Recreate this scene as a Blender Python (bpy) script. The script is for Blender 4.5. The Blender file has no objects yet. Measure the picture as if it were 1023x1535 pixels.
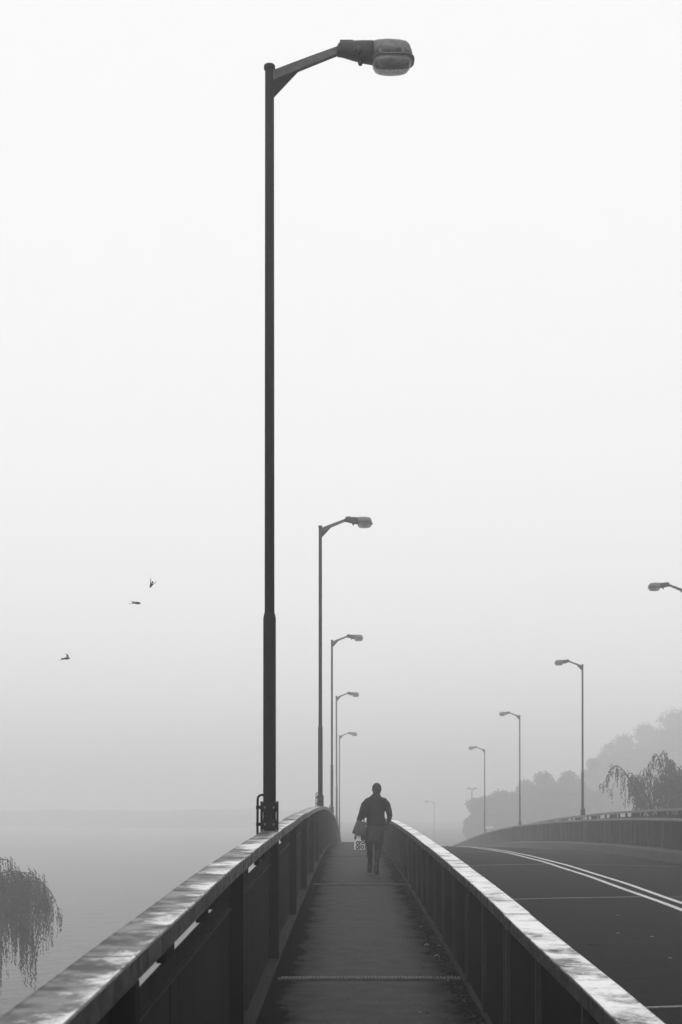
import bpy, bmesh, math, random
from mathutils import Vector, Matrix, noise
random.seed(7)
sc = bpy.context.scene
C = sc.collection

# ------------------------------------------------------------------ camera, sky, sun, exposure
EYE = 6.5                                   # camera height above the river
cam_d = bpy.data.cameras.new('camera')
cam = bpy.data.objects.new('camera', cam_d); C.objects.link(cam)
cam.location = (0, 0, EYE); cam.rotation_euler = (math.radians(90), 0, 0)
cam_d.lens = 50; cam_d.sensor_fit = 'VERTICAL'; cam_d.sensor_height = 36; cam_d.sensor_width = 24
cam_d.shift_y = 0.2902; cam_d.shift_x = -0.0081
cam_d.clip_start = 0.1; cam_d.clip_end = 9000
cam_d.dof.use_dof = True; cam_d.dof.focus_distance = 22; cam_d.dof.aperture_fstop = 7.0
sc.camera = cam

SUN_EL, SUN_AZ = math.radians(62), math.radians(180)
world = bpy.data.worlds.new('World'); sc.world = world; world.use_nodes = True
wn = world.node_tree.nodes; wl = world.node_tree.links; wn.clear()
wo = wn.new('ShaderNodeOutputWorld'); bg = wn.new('ShaderNodeBackground')
sky = wn.new('ShaderNodeTexSky'); sky.sky_type = 'NISHITA'; sky.sun_disc = False
sky.sun_elevation = SUN_EL; sky.sun_rotation = SUN_AZ; sky.dust_density = 4
bw = wn.new('ShaderNodeRGBToBW')
mx = wn.new('ShaderNodeMix'); mx.data_type = 'RGBA'
mx.inputs[0].default_value = 0.72            # thick overcast: almost all of the sky is an even white
mx.inputs[7].default_value = (9.3, 9.3, 9.3, 1)
wl.new(sky.outputs[0], bw.inputs[0]); wl.new(bw.outputs[0], mx.inputs[6]); wl.new(mx.outputs[2], bg.inputs[0])
bg.inputs[1].default_value = 0.1
wl.new(bg.outputs[0], wo.inputs[0])
sd = bpy.data.lights.new('sun', 'SUN'); sd.energy = 0.5; sd.angle = math.radians(60); sd.color = (1, 1, 1)
sun = bpy.data.objects.new('sun', sd); C.objects.link(sun)
sun.rotation_euler = (math.radians(90) - SUN_EL, 0, math.radians(180) - SUN_AZ)
sun.location = (0, 30, 60)
vs = sc.view_settings; vs.view_transform = 'Standard'; vs.look = 'None'; vs.gamma = 1; vs.exposure = 0.49
sc.cycles.use_denoising = True
sc.cycles.max_bounces = 12; sc.cycles.volume_bounces = 10; sc.cycles.transparent_max_bounces = 24
HAZE = 0.0052

# ------------------------------------------------------------------ bridge profile (height of the footway below the eye, by distance)
PROF = [(-6, 2.12), (0, 1.88), (5.2, 1.68), (9, 1.565), (13.5, 1.455), (18, 1.37), (22.9, 1.29), (27, 1.235), (32, 1.19),
        (36.6, 1.167), (44, 1.18), (53.5, 1.29), (60, 1.40), (69, 1.60), (77, 1.82), (84, 2.06), (96, 2.58), (109, 3.27),
        (120, 3.9), (135, 4.75), (150, 5.35), (170, 5.75), (220, 5.9), (400, 5.9)]
def pchip(tab):
    xs = [p[0] for p in tab]; ys = [p[1] for p in tab]; n = len(xs)
    h = [xs[i+1]-xs[i] for i in range(n-1)]; dl = [(ys[i+1]-ys[i])/h[i] for i in range(n-1)]
    m = [dl[0]] + [(dl[i-1]*h[i]+dl[i]*h[i-1])/(h[i]+h[i-1]) for i in range(1, n-1)] + [dl[-1]]
    def f(x):
        if x <= xs[0]: return ys[0]+m[0]*(x-xs[0])
        if x >= xs[-1]: return ys[-1]
        i = 0
        while x > xs[i+1]: i += 1
        t = (x-xs[i])/h[i]
        return ((2*t**3-3*t*t+1)*ys[i] + (t**3-2*t*t+t)*h[i]*m[i] + (3*t*t-2*t**3)*ys[i+1] + (t**3-t*t)*h[i]*m[i+1])
    return f
_pf = pchip(PROF)
def ZF(y): return EYE - _pf(y)
XC = 5.02                                    # centre line of the whole bridge; far side mirrors the near side
def MX(x): return 2*XC - x

# ------------------------------------------------------------------ materials (all neutral: the place is seen in black and white)
def g(v): return (v, v, v, 1)
def newmat(name):
    m = bpy.data.materials.new(name); m.use_nodes = True
    nt = m.node_tree; nt.nodes.clear()
    out = nt.nodes.new('ShaderNodeOutputMaterial'); b = nt.nodes.new('ShaderNodeBsdfPrincipled')
    nt.links.new(b.outputs[0], out.inputs[0])
    return m, nt, b, out
def coords(nt, scale=(1,1,1)):
    tc = nt.nodes.new('ShaderNodeTexCoord'); mp = nt.nodes.new('ShaderNodeMapping')
    mp.inputs['Scale'].default_value = scale
    nt.links.new(tc.outputs['Object'], mp.inputs[0]); return mp.outputs[0]
def nz(nt, vec, scale, detail=4, rough=0.55, dist=0):
    n = nt.nodes.new('ShaderNodeTexNoise'); n.inputs['Scale'].default_value = scale
    n.inputs['Detail'].default_value = detail; n.inputs['Roughness'].default_value = rough
    n.inputs['Distortion'].default_value = dist
    nt.links.new(vec, n.inputs['Vector']); return n.outputs[0]
def ramp(nt, fac, stops):
    r = nt.nodes.new('ShaderNodeValToRGB'); e = r.color_ramp.elements
    while len(e) < len(stops): e.new(0.5)
    for k, (p, v) in enumerate(stops): e[k].position = p; e[k].color = g(v)
    nt.links.new(fac, r.inputs[0]); return r.outputs[0]
def math_(nt, op, a, b):
    n = nt.nodes.new('ShaderNodeMath'); n.operation = op
    for i, v in enumerate((a, b)):
        if isinstance(v, (int, float)): n.inputs[i].default_value = v
        else: nt.links.new(v, n.inputs[i])
    return n.outputs[0]
def bump(nt, b, h, strength, dist=0.01):
    n = nt.nodes.new('ShaderNodeBump'); n.inputs['Strength'].default_value = strength; n.inputs['Distance'].default_value = dist
    nt.links.new(h, n.inputs['Height']); nt.links.new(n.outputs[0], b.inputs['Normal'])

def simple(name, lo, hi, rough, scale=6, sc3=(1,1,1), bmp=0.2, spec=0.4, metal=0.0, bdist=0.004):
    m, nt, b, _ = newmat(name)
    v = coords(nt, sc3); n = nz(nt, v, scale, 6, 0.62)
    nt.links.new(ramp(nt, n, [(0.32, lo), (0.7, hi)]), b.inputs['Base Color'])
    b.inputs['Roughness'].default_value = rough; b.inputs['Specular IOR Level'].default_value = spec
    b.inputs['Metallic'].default_value = metal
    if bmp: bump(nt, b, nz(nt, v, scale*7, 4), bmp, bdist)
    return m
M = {}
M['ledge'] = simple('lit ledge steel', 0.005, 0.022, 0.7, 8, (1,1,1), 0.25, 0.1)  # lighter than the posts: highlight on the ledge tops put into the colour
M['dark_panel'] = simple('dark steel panel', 0.002, 0.007, 0.85, 7, (1,3,0.08), 0.2, 0.03)  # panel steel in a darker tone
M['steel'] = simple('dark painted steel', 0.003, 0.010, 0.8, 9, (1,1,0.15), 0.25, 0.03)
M['rib_steel'] = simple('lit steel rib', 0.018, 0.045, 0.6, 9, (1,1,0.15), 0.25, 0.15)  # lighter than the panels: light on rib and post faces put into the colour
M['panel'] = simple('streaked steel panel', 0.004, 0.022, 0.85, 7, (1,3,0.08), 0.2, 0.03)  # streaks, and the light on the panels put in as a lighter tone
M['lamp_steel'] = simple('weathered lamp post steel', 0.004, 0.012, 0.7, 12, (1,1,0.2), 0.2, 0.05)
M['arm_steel'] = simple('chalky arm steel', 0.010, 0.09, 0.55, 9, (1,1,1), 0.2, 0.35)
M['shell'] = simple('stained lantern shell', 0.05, 0.16, 0.55, 16, (1,1,1), 0.25, 0.4)
M['canopy'] = simple('dark lantern neck', 0.004, 0.012, 0.5, 14, (1,1,1), 0.3, 0.35)
M['bolt'] = simple('worn bolt', 0.05, 0.14, 0.4, 30, (1,1,1), 0.1, 0.5, 0.5)
M['concrete'] = simple('damp concrete', 0.015, 0.05, 0.75, 3, (1,0.6,1.5), 0.5, 0.3)
M['bark'] = simple('tree bark', 0.03, 0.08, 0.9, 5, (1,1,0.2), 0.8, 0.1)
M['leaf'] = simple('willow leaves', 0.03, 0.07, 0.6, 2, (1,1,1), 0, 0.3)
M['leaf_far'] = simple('broad leaves', 0.035, 0.08, 0.7, 1, (1,1,1), 0, 0.2)
M['cloth'] = simple('black knitted jacket', 0.008, 0.016, 0.9, 30, (1,1,1), 0.5, 0.1)
M['skirt'] = simple('charcoal skirt', 0.020, 0.038, 0.85, 25, (1,1,1), 0.4, 0.1)
M['skin'] = simple('dark stockings and skin', 0.004, 0.009, 0.6, 10, (1,1,1), 0.1, 0.3)
M['hair'] = simple('black hair', 0.006, 0.012, 0.6, 40, (1,1,0.3), 0.5, 0.3)
M['shoe'] = simple('black shoe leather', 0.007, 0.012, 0.35, 20, (1,1,1), 0.1, 0.5)
M['sole'] = simple('pale shoe sole', 0.25, 0.4, 0.7, 20)
M['handbag'] = simple('grey handbag leather', 0.025, 0.05, 0.45, 20, (1,1,1), 0.2, 0.45)
M['bag_white'] = simple('white shopping bag', 0.72, 0.82, 0.5, 10, (1,1,1), 0.1, 0.4)
M['bag_black'] = simple('black print', 0.01, 0.02, 0.5, 10, (1,1,1), 0.0, 0.4)
M['bird'] = simple('dark feathers', 0.015, 0.04, 0.7, 40)
M['dead_leaf'] = simple('dry fallen leaf', 0.25, 0.6, 0.6, 60)
M['litter'] = simple('rotting leaf litter', 0.008, 0.04, 0.8, 30)
M['sign'] = simple('pale board', 0.6, 0.75, 0.5, 5)
M['joint_pale'] = simple('pale joint filler', 0.04, 0.16, 0.6, 22, (1,1,1), 0.3)
M['joint_dim'] = simple('dirty joint filler', 0.025, 0.07, 0.6, 12, (1,1,1), 0.3)

def asphalt(name, lo, hi, rough_lo, rough_hi, edge_shade_dirt=True):
    m, nt, b, _ = newmat(name)
    v = coords(nt)
    fine = nz(nt, coords(nt, (1, 0.22, 1)), 42, 4, 0.85); mid = nz(nt, v, 5, 5, 0.6); vb = coords(nt, (1.4, 0.12, 1) if not edge_shade_dirt else (1.0, 0.6, 1)); band = nz(nt, vb, 1.6, 5, 0.6)
    f = math_(nt, 'ADD', math_(nt, 'MULTIPLY', fine, 0.88), math_(nt, 'MULTIPLY', band, 0.12))
    col = ramp(nt, f, [(0.40, lo), (0.60, hi)])
    vor = nt.nodes.new('ShaderNodeTexVoronoi'); vor.inputs['Scale'].default_value = 55; nt.links.new(v, vor.inputs['Vector'])
    speck = ramp(nt, vor.outputs['Distance'], [(0.0, 1.0), (0.14, 0.0)])
    wn_ = nt.nodes.new('ShaderNodeTexWhiteNoise'); nt.links.new(vor.outputs['Position'], wn_.inputs[0])
    keep = ramp(nt, wn_.outputs[0], [(0.86, 0.0), (0.97, 1.0)])
    mx = nt.nodes.new('ShaderNodeMix'); mx.data_type = 'RGBA'
    nt.links.new(math_(nt, 'MULTIPLY', speck, keep), mx.inputs[0]); nt.links.new(col, mx.inputs[6]); mx.inputs[7].default_value = g(0.2)
    last = mx.outputs[2]
    if edge_shade_dirt:                                    # shade between the parapets painted into both edges, with ragged silt and moss
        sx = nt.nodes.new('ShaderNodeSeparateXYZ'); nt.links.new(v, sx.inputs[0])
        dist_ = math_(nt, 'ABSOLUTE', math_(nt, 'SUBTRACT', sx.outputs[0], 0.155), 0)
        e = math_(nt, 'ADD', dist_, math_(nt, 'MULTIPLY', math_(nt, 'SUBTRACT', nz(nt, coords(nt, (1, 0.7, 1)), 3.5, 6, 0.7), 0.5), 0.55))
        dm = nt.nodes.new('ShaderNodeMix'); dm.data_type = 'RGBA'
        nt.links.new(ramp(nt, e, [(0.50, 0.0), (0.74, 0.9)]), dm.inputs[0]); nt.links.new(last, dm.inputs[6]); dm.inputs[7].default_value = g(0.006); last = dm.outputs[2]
    nt.links.new(last, b.inputs['Base Color'])
    nt.links.new(ramp(nt, mid, [(0.35, rough_lo), (0.65, rough_hi)]), b.inputs['Roughness'])
    b.inputs['Specular IOR Level'].default_value = 0.03
    if edge_shade_dirt: nt.links.new(ramp(nt, e, [(0.38, 0.22), (0.66, 0.0)]), b.inputs['Specular IOR Level'])
    bump(nt, b, fine, 0.25, 0.003)
    return m
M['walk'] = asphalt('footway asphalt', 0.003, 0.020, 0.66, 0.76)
M['road'] = asphalt('road asphalt', 0.003, 0.009, 0.8, 0.9, False)

def rail_mat(name, bias, sc_, edge=0.0, cx=0.0):
    # bare bleached paint with black lichen and rust stains, wet patches
    m, nt, b, _ = newmat(name)
    v = coords(nt, (1.0, 1.15, 1)); st = nz(nt, v, sc_, 9, 0.74, 0.5); big = nz(nt, v, sc_*0.28, 3, 0.5, 0.4)
    vf = coords(nt, (0.8, 1.6, 1)); fine = nz(nt, vf, 30, 6, 0.78)
    f = math_(nt, 'ADD', math_(nt, 'MULTIPLY', st, 0.55), math_(nt, 'ADD', math_(nt, 'MULTIPLY', big, 0.45), math_(nt, 'MULTIPLY', fine, 0.22)))
    f = math_(nt, 'ADD', f, bias)
    if edge:                                    # lichen has spread in from the outer, river edge
        tc = nt.nodes.new('ShaderNodeTexCoord'); sx = nt.nodes.new('ShaderNodeSeparateXYZ'); nt.links.new(tc.outputs['Object'], sx.inputs[0])
        f = math_(nt, 'ADD', f, math_(nt, 'MULTIPLY', math_(nt, 'SUBTRACT', sx.outputs[0], cx), edge))
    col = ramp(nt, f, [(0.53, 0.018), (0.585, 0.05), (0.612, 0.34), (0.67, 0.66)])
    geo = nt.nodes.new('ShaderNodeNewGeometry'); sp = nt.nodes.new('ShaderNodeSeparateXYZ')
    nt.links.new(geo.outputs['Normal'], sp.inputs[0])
    up = ramp(nt, sp.outputs[2], [(0.5, 0.0), (0.9, 1.0)])   # pale stained colour on the top face, dark colour on the sides
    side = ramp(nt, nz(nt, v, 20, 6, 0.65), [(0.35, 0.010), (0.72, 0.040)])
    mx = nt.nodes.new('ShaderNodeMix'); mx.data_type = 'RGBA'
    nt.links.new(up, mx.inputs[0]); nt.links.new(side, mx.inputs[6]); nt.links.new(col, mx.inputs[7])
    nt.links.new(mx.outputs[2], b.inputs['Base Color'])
    nt.links.new(ramp(nt, nz(nt, v, 6, 4), [(0.4, 0.28), (0.62, 0.6)]), b.inputs['Roughness'])
    b.inputs['Specular IOR Level'].default_value = 0.45
    bump(nt, b, fine, 0.35, 0.003)
    return m
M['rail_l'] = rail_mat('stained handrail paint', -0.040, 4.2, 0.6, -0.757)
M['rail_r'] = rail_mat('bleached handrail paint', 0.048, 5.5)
M['rail_f'] = simple('grey handrail paint', 0.06, 0.16, 0.5, 6)

def paint_mat():
    m, nt, b, _ = newmat('worn road paint'); v = coords(nt)
    n = nz(nt, v, 30, 6, 0.7)
    nt.links.new(ramp(nt, n, [(0.38, 0.06), (0.50, 0.45), (0.7, 0.62)]), b.inputs['Base Color'])
    b.inputs['Roughness'].default_value = 0.6
    return m
M['paint'] = paint_mat()
def water_mat():
    m, nt, b, _ = newmat('dull river water'); v = coords(nt, (1, 0.5, 1))
    b.inputs['Base Color'].default_value = g(0.10); b.inputs['Roughness'].default_value = 0.35
    b.inputs['IOR'].default_value = 1.33; b.inputs['Specular IOR Level'].default_value = 0.35
    bump(nt, b, nz(nt, v, 1.2, 5), 0.9, 0.3)
    return m
M['water'] = water_mat()
M['earth'] = simple('dark wet grass bank', 0.02, 0.05, 0.95, 0.6, (1,1,1), 0.6, 0.1, 0, 0.2)
def glass_mat():
    m, nt, b, out = newmat('dusty lantern bowl'); v = coords(nt)
    nt.links.new(ramp(nt, nz(nt, v, 14, 5), [(0.35, 0.10), (0.7, 0.30)]), b.inputs['Base Color'])
    b.inputs['Roughness'].default_value = 0.25; b.inputs['Specular IOR Level'].default_value = 0.5
    tr = nt.nodes.new('ShaderNodeBsdfTransparent'); ms = nt.nodes.new('ShaderNodeMixShader')
    ms.inputs[0].default_value = 0.66
    nt.links.new(tr.outputs[0], ms.inputs[1]); nt.links.new(b.outputs[0], ms.inputs[2]); nt.links.new(ms.outputs[0], out.inputs[0])
    return m
M['glass'] = glass_mat()

# ------------------------------------------------------------------ building helpers
def link(name, bm, mat, parent=None, smooth=False):
    me = bpy.data.meshes.new(name); bmesh.ops.recalc_face_normals(bm, faces=bm.faces); bm.to_mesh(me); bm.free()
    me.materials.append(mat)
    if smooth:
        for p in me.polygons: p.use_smooth = True
    o = bpy.data.objects.new(name, me); C.objects.link(o)
    if parent: o.parent = parent
    return o
def tag(o, label=None, cat=None, group=None, kind=None):
    for k, v in (('label', label), ('category', cat), ('group', group), ('kind', kind)):
        if v: o[k] = v
    return o
def empty(name, loc=(0,0,0), rz=0):
    o = bpy.data.objects.new(name, None); C.objects.link(o); o.location = loc; o.rotation_euler = (0, 0, rz)
    o.empty_display_size = 0.2; return o
def ring_loft(bm, rings, cap=True):
    vr = [[bm.verts.new(p) for p in r] for r in rings]
    n = len(vr[0])
    for a, b in zip(vr, vr[1:]):
        for i in range(n): bm.faces.new((a[i], a[(i+1) % n], b[(i+1) % n], b[i]))
    if cap:
        bm.faces.new(vr[0][::-1]); bm.faces.new(vr[-1])
    return vr
def steps(y0, y1, d):
    n = max(1, int(math.ceil((y1-y0)/d))); return [y0+(y1-y0)*i/n for i in range(n+1)]
def sweep(bm, prof, y0, y1, d=1.5, zf=ZF):
    """closed section prof [(x, height above footway)] carried along the bridge"""
    ring_loft(bm, [[(x, y, zf(y)+h) for x, h in prof] for y in steps(y0, y1, d)])
def rect(x0, x1, h0, h1): return [(x0, h0), (x1, h0), (x1, h1), (x0, h1)]
def box(bm, x0, x1, y0, y1, z0, z1):
    ring_loft(bm, [[(x0,y,z0),(x1,y,z0),(x1,y,z1),(x0,y,z1)] for y in (y0, y1)])
def tube(bm, pts, radii, seg=10, asp=1.0, cap_round=True):
    """smooth closed tube; radii may be r or (ra, rb)"""
    pts = [Vector(p) for p in pts]; rings = []
    up = Vector((0, 1, 0)); n = len(pts)
    def fr(t):
        a = up - t*up.dot(t)
        if a.length < 1e-3: a = Vector((1,0,0)) - t*t.x
        a.normalize(); return t.cross(a).normalized(), a
    seq = []
    for i, p in enumerate(pts):
        t = (pts[min(i+1, n-1)] - pts[max(i-1, 0)]).normalized(); seq.append((p, t, radii[i]))
    def R(r): return r if isinstance(r, tuple) else (r, r*asp)
    if cap_round:
        p, t, r = seq[0]; a, b = R(r); seq.insert(0, (p - t*min(a, b)*0.6, t, (a*0.6, b*0.6)))
        p, t, r = seq[-1]; a, b = R(r); seq.append((p + t*min(a, b)*0.6, t, (a*0.6, b*0.6)))
    for p, t, r in seq:
        u, v = fr(t); a, b = R(r)
        rings.append([p + u*(a*math.cos(2*math.pi*k/seg)) + v*(b*math.sin(2*math.pi*k/seg)) for k in range(seg)])
    ring_loft(bm, rings)
def ellipsoid(bm, c, r, u=12, v=8):
    mt = Matrix.Translation(c) @ Matrix.Diagonal((r[0], r[1], r[2], 1))
    bmesh.ops.create_uvsphere(bm, u_segments=u, v_segments=v, radius=1, matrix=mt)

# ------------------------------------------------------------------ setting: water, banks, bridge body
bm = bmesh.new()
rows = [-400, -60, 0, 60, 130, 200, 320, 600, 1200, 3900]; cols = [-3900, -900, -300, -90, -30, 0, 30, 90, 300, 900, 3900]
vv = [[bm.verts.new((x, y, 0)) for x in cols] for y in rows]
for a, b in zip(vv, vv[1:]):
    for i in range(len(cols)-1): bm.faces.new((a[i], a[i+1], b[i+1], b[i]))
tag(link('water', bm, M['water']), 'still grey river spreading away under the fog', kind='structure')

def land(name, label, fn, x0, x1, y0, y1, nx, ny):
    bm = bmesh.new()
    vv = [[bm.verts.new((x0+(x1-x0)*i/nx, y0+(y1-y0)*j/ny, fn(x0+(x1-x0)*i/nx, y0+(y1-y0)*j/ny))) for i in range(nx+1)] for j in range(ny+1)]
    for a, b in zip(vv, vv[1:]):
        for i in range(nx): bm.faces.new((a[i], a[i+1], b[i+1], b[i]))
    return tag(link(name, bm, M['earth'], smooth=True), label, kind='structure')
def sm(a, b, t):
    t = min(1, max(0, (t-a)/(b-a))); return t*t*(3-2*t)
def far_ground(x, y):
    w = noise.noise(Vector((x*0.02, y*0.02, 3)))
    edge = 150 + 25*w*sm(-5, 10, x) + (350+30*noise.noise(Vector((x*0.012, 2, 7))))*(1-sm(-8, 4, x))
    base = -0.6 + 1.1*sm(edge-12, edge+8, y) + 0.4*w*sm(edge, edge+30, y)
    hill = 14*sm(45, 110, x)*sm(230, 300, y)
    return base + hill + (5.0+1.2*w+0.9*noise.noise(Vector((x*0.06, y*0.03, 4)))+0.5*noise.noise(Vector((x*0.16, y*0.1, 8))))*sm(edge, edge+30, y)*(1-sm(-14, -4, x))
land('ground', 'dark far river bank fading into fog', far_ground, -420, 420, 110, 680, 168, 80)
def right_bank(x, y):
    return -0.5 + 1.0*sm(13, 20, x+2*noise.noise(Vector((y*0.05, 0, 1)))) * (1-sm(120, 150, y))
land('river_bank', 'low grassy bank right of the bridge', right_bank, 11.6, 160, 20, 150, 40, 40)
def left_bank(x, y):
    return -0.5 + 0.9*(1-sm(-17, -13.5, x+0.5*noise.noise(Vector((y*0.2, 0, 5)))))*sm(32, 38, y)*(1-sm(49, 54, y))
land('river_bank', 'low grassy bank left of the bridge under the willow', left_bank, -60, -12, 28, 58, 40, 24)

Y0, Y1 = -3.0, 128.0
# solid deck with overhanging edges
bm = bmesh.new()
sweep(bm, [(-0.95, -0.36), (-0.95, -0.62), (0.9, -1.05), (MX(0.9), -1.05), (MX(-0.95), -0.62), (MX(-0.95), -0.36)], -6, 152, 3)
deck = tag(link('bridge_deck', bm, M['concrete']), 'long concrete bridge deck rising to a crest', kind='structure')
for yy in (20, 46, 72, 98, 124):
    bm = bmesh.new(); zt = ZF(yy) - 1.0
    box(bm, 1.6, MX(1.6), yy-0.6, yy+0.6, -0.8, zt); link('pier', bm, M['concrete'], deck)
def slab(name, xa, xb, mat, label):
    bm = bmesh.new(); sweep(bm, rect(xa, xb, -0.355, 0.0), -6, 152, 1.2)
    return tag(link(name, bm, mat), label, kind='structure')
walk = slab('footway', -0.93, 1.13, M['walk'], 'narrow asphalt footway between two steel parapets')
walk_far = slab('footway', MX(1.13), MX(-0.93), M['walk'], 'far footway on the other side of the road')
def road_h(x): return -0.20 - 0.085*(abs(x-XC)/3.7)**1.5
bm = bmesh.new()
xs = [1.36 + (MX(1.36)-1.36)*i/12 for i in range(13)]
ring = [(x, road_h(x)) for x in xs]
sweep(bm, ring + [(xs[-1], -0.352), (xs[0], -0.352)], -6, 152, 1.2)
road = tag(link('road', bm, M['road']), 'dark two-lane road over the humped bridge', kind='structure')
bm = bmesh.new()
sweep(bm, [(x, road_h(x)) for x in xs] + [(xs[-1], -0.5), (xs[0], -0.5)], 152.01, 420, 6)
tag(link('road', bm, M['road']), 'road running on past the end of the bridge', kind='structure')
for f in (lambda x: x, MX):
    bm = bmesh.new()
    sweep(bm, [(f(1.14), -0.35), (f(1.355), -0.35), (f(1.355), -0.02), (f(1.34), 0.0), (f(1.14), 0.045)], -6, 152, 1.2)
    tag(link('kerb', bm, M['concrete']), 'dark concrete plinth along the ' + ('near' if f(1) == 1 else 'far') + ' edge of the road', kind='structure')

# road markings: two centre lines
def wob(y, k): return 0.02*math.sin(y*0.21+k) + 0.012*math.sin(y*0.9+2*k)
for k, xl in enumerate((5.0, 5.30)):
    bm = bmesh.new(); y = 4.0; ys = steps(4, 150, 0.6)
    rings = [[(xl-0.05+wob(y, k), y, ZF(y)+road_h(xl)+0.001), (xl+0.05+wob(y, k), y, ZF(y)+road_h(xl)+0.001),
              (xl+0.05+wob(y, k), y, ZF(y)+road_h(xl)+0.006), (xl-0.05+wob(y, k), y, ZF(y)+road_h(xl)+0.006)] for y in ys]
    ring_loft(bm, rings); link('centre_line', bm, M['paint'], road)
bm = bmesh.new()
JO = (12.36, 23.9, 35.4, 47.0, 58.5, 70.0, 81.5)
for j in JO:                                    # joints across the road: pale in the near lane, dirty in the far lane
    w = 0.035
    for (xa, xb, mt) in ((1.37, 4.93, 'joint_pale'), (5.40, MX(1.37), 'joint_dim')):
        bm2 = bmesh.new(); n = 14
        rr = []
        for i in range(n+1):
            x = xa+(xb-xa)*i/n; yy = j + 0.02*noise.noise(Vector((x*1.3, j, 0))); z = ZF(yy)+road_h(x)
            rr.append([(x, yy-w, z-0.02), (x, yy+w, z-0.02), (x, yy+w, z+0.007), (x, yy-w, z+0.007)])
        ring_loft(bm2, rr); link('expansion_joint', bm2, M[mt], road)
bm.free()
def road_point(px, py):
    d_ = 20.0
    for _ in range(25): d_ = 2132*(EYE-ZF(d_)+0.25)/(py-1213)
    return (px-524)*d_/2132, d_
for px, py, w, l, mt in ((893, 1418, 0.10, 0.02, 'dark_panel'), (978, 1408, 0.022, 0.02, 'joint_pale'), (927, 1402, 0.02, 0.02, 'joint_pale'), (926, 1376, 0.035, 0.015, 'joint_dim'), (1005, 1440, 0.02, 0.02, 'joint_dim')):
    x, y = road_point(px, py); z = ZF(y)+road_h(x); bm = bmesh.new()
    r_ = [(x+w*math.cos(t)*random.uniform(0.7, 1.1), y+l*3*math.sin(t)) for t in [k*math.pi/4 for k in range(8)]]
    ring_loft(bm, [[(a, b_, z-0.003) for a, b_ in r_], [(a, b_, z+0.004) for a, b_ in r_]]); link('stain' if mt == 'dark_panel' else 'grit', bm, M[mt], road)
# joints across both footways: a pale flat bar with slanting ribs
for wlk, (xa, xb) in ((walk, (-0.62, 0.97)), (walk_far, (MX(0.97), MX(-0.62)))):
    for j in JO:
        if wlk is walk_far and j < 30: continue
        bm2 = bmesh.new(); z = ZF(j)
        box(bm2, xa, xb, j-0.045, j+0.075, z-0.02, z+0.010)
        jt = link('expansion_joint', bm2, M['joint_dim'], wlk)
        if j < 30 and wlk is walk:
            bm2 = bmesh.new(); x = xa+0.02; 
            while x < xb-0.04:
                h = 0.020 + 0.004*random.random(); s = random.uniform(-0.003, 0.003)
                vs_ = [(x, j-0.04), (x+0.014, j-0.04), (x+0.032+s, j+0.07), (x+0.018+s, j+0.07)]
                lo = [bm2.verts.new((a, b, z+0.008)) for a, b in vs_]; hi = [bm2.verts.new((a, b, z+h)) for a, b in vs_]
                bm2.faces.new(hi)
                for q in range(4): bm2.faces.new((lo[q], lo[(q+1) % 4], hi[(q+1) % 4], hi[q]))
                x += 0.030 + random.uniform(-0.002, 0.002)
            tag(link('joint_rib', bm2, M['joint_pale'], jt), kind='stuff')

# ------------------------------------------------------------------ parapets
BAY = 4.5; PY = 13.5
def posts(y0, y1):
    k = math.ceil((y0-PY)/BAY); out = []
    while PY+BAY*k <= y1: out.append(PY+BAY*k); k += 1
    return out
def rail_section(f, xi, xo, top, deep):
    s = 1 if xo > xi else -1
    r = 0.006
    return [(f(xi), top-deep), (f(xi), top-r), (f(xi+s*r*0.6), top), (f(xi+s*0.013), top), (f(xi+s*0.016), top-0.004),
            (f(xo-s*0.016), top-0.004), (f(xo-s*0.010), top-0.001), (f(xo-s*0.003), top-0.004), (f(xo), top-0.012), (f(xo), top-deep)]
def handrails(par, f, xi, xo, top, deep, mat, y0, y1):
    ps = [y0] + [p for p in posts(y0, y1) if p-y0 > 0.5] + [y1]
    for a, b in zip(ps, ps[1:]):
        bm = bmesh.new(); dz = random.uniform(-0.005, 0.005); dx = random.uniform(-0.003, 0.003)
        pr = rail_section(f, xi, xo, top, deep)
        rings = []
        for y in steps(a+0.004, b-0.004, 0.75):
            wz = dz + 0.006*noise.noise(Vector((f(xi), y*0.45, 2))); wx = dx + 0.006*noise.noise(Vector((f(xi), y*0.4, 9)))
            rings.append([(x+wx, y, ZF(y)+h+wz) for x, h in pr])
        ring_loft(bm, rings); link('handrail', bm, mat, par)
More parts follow.
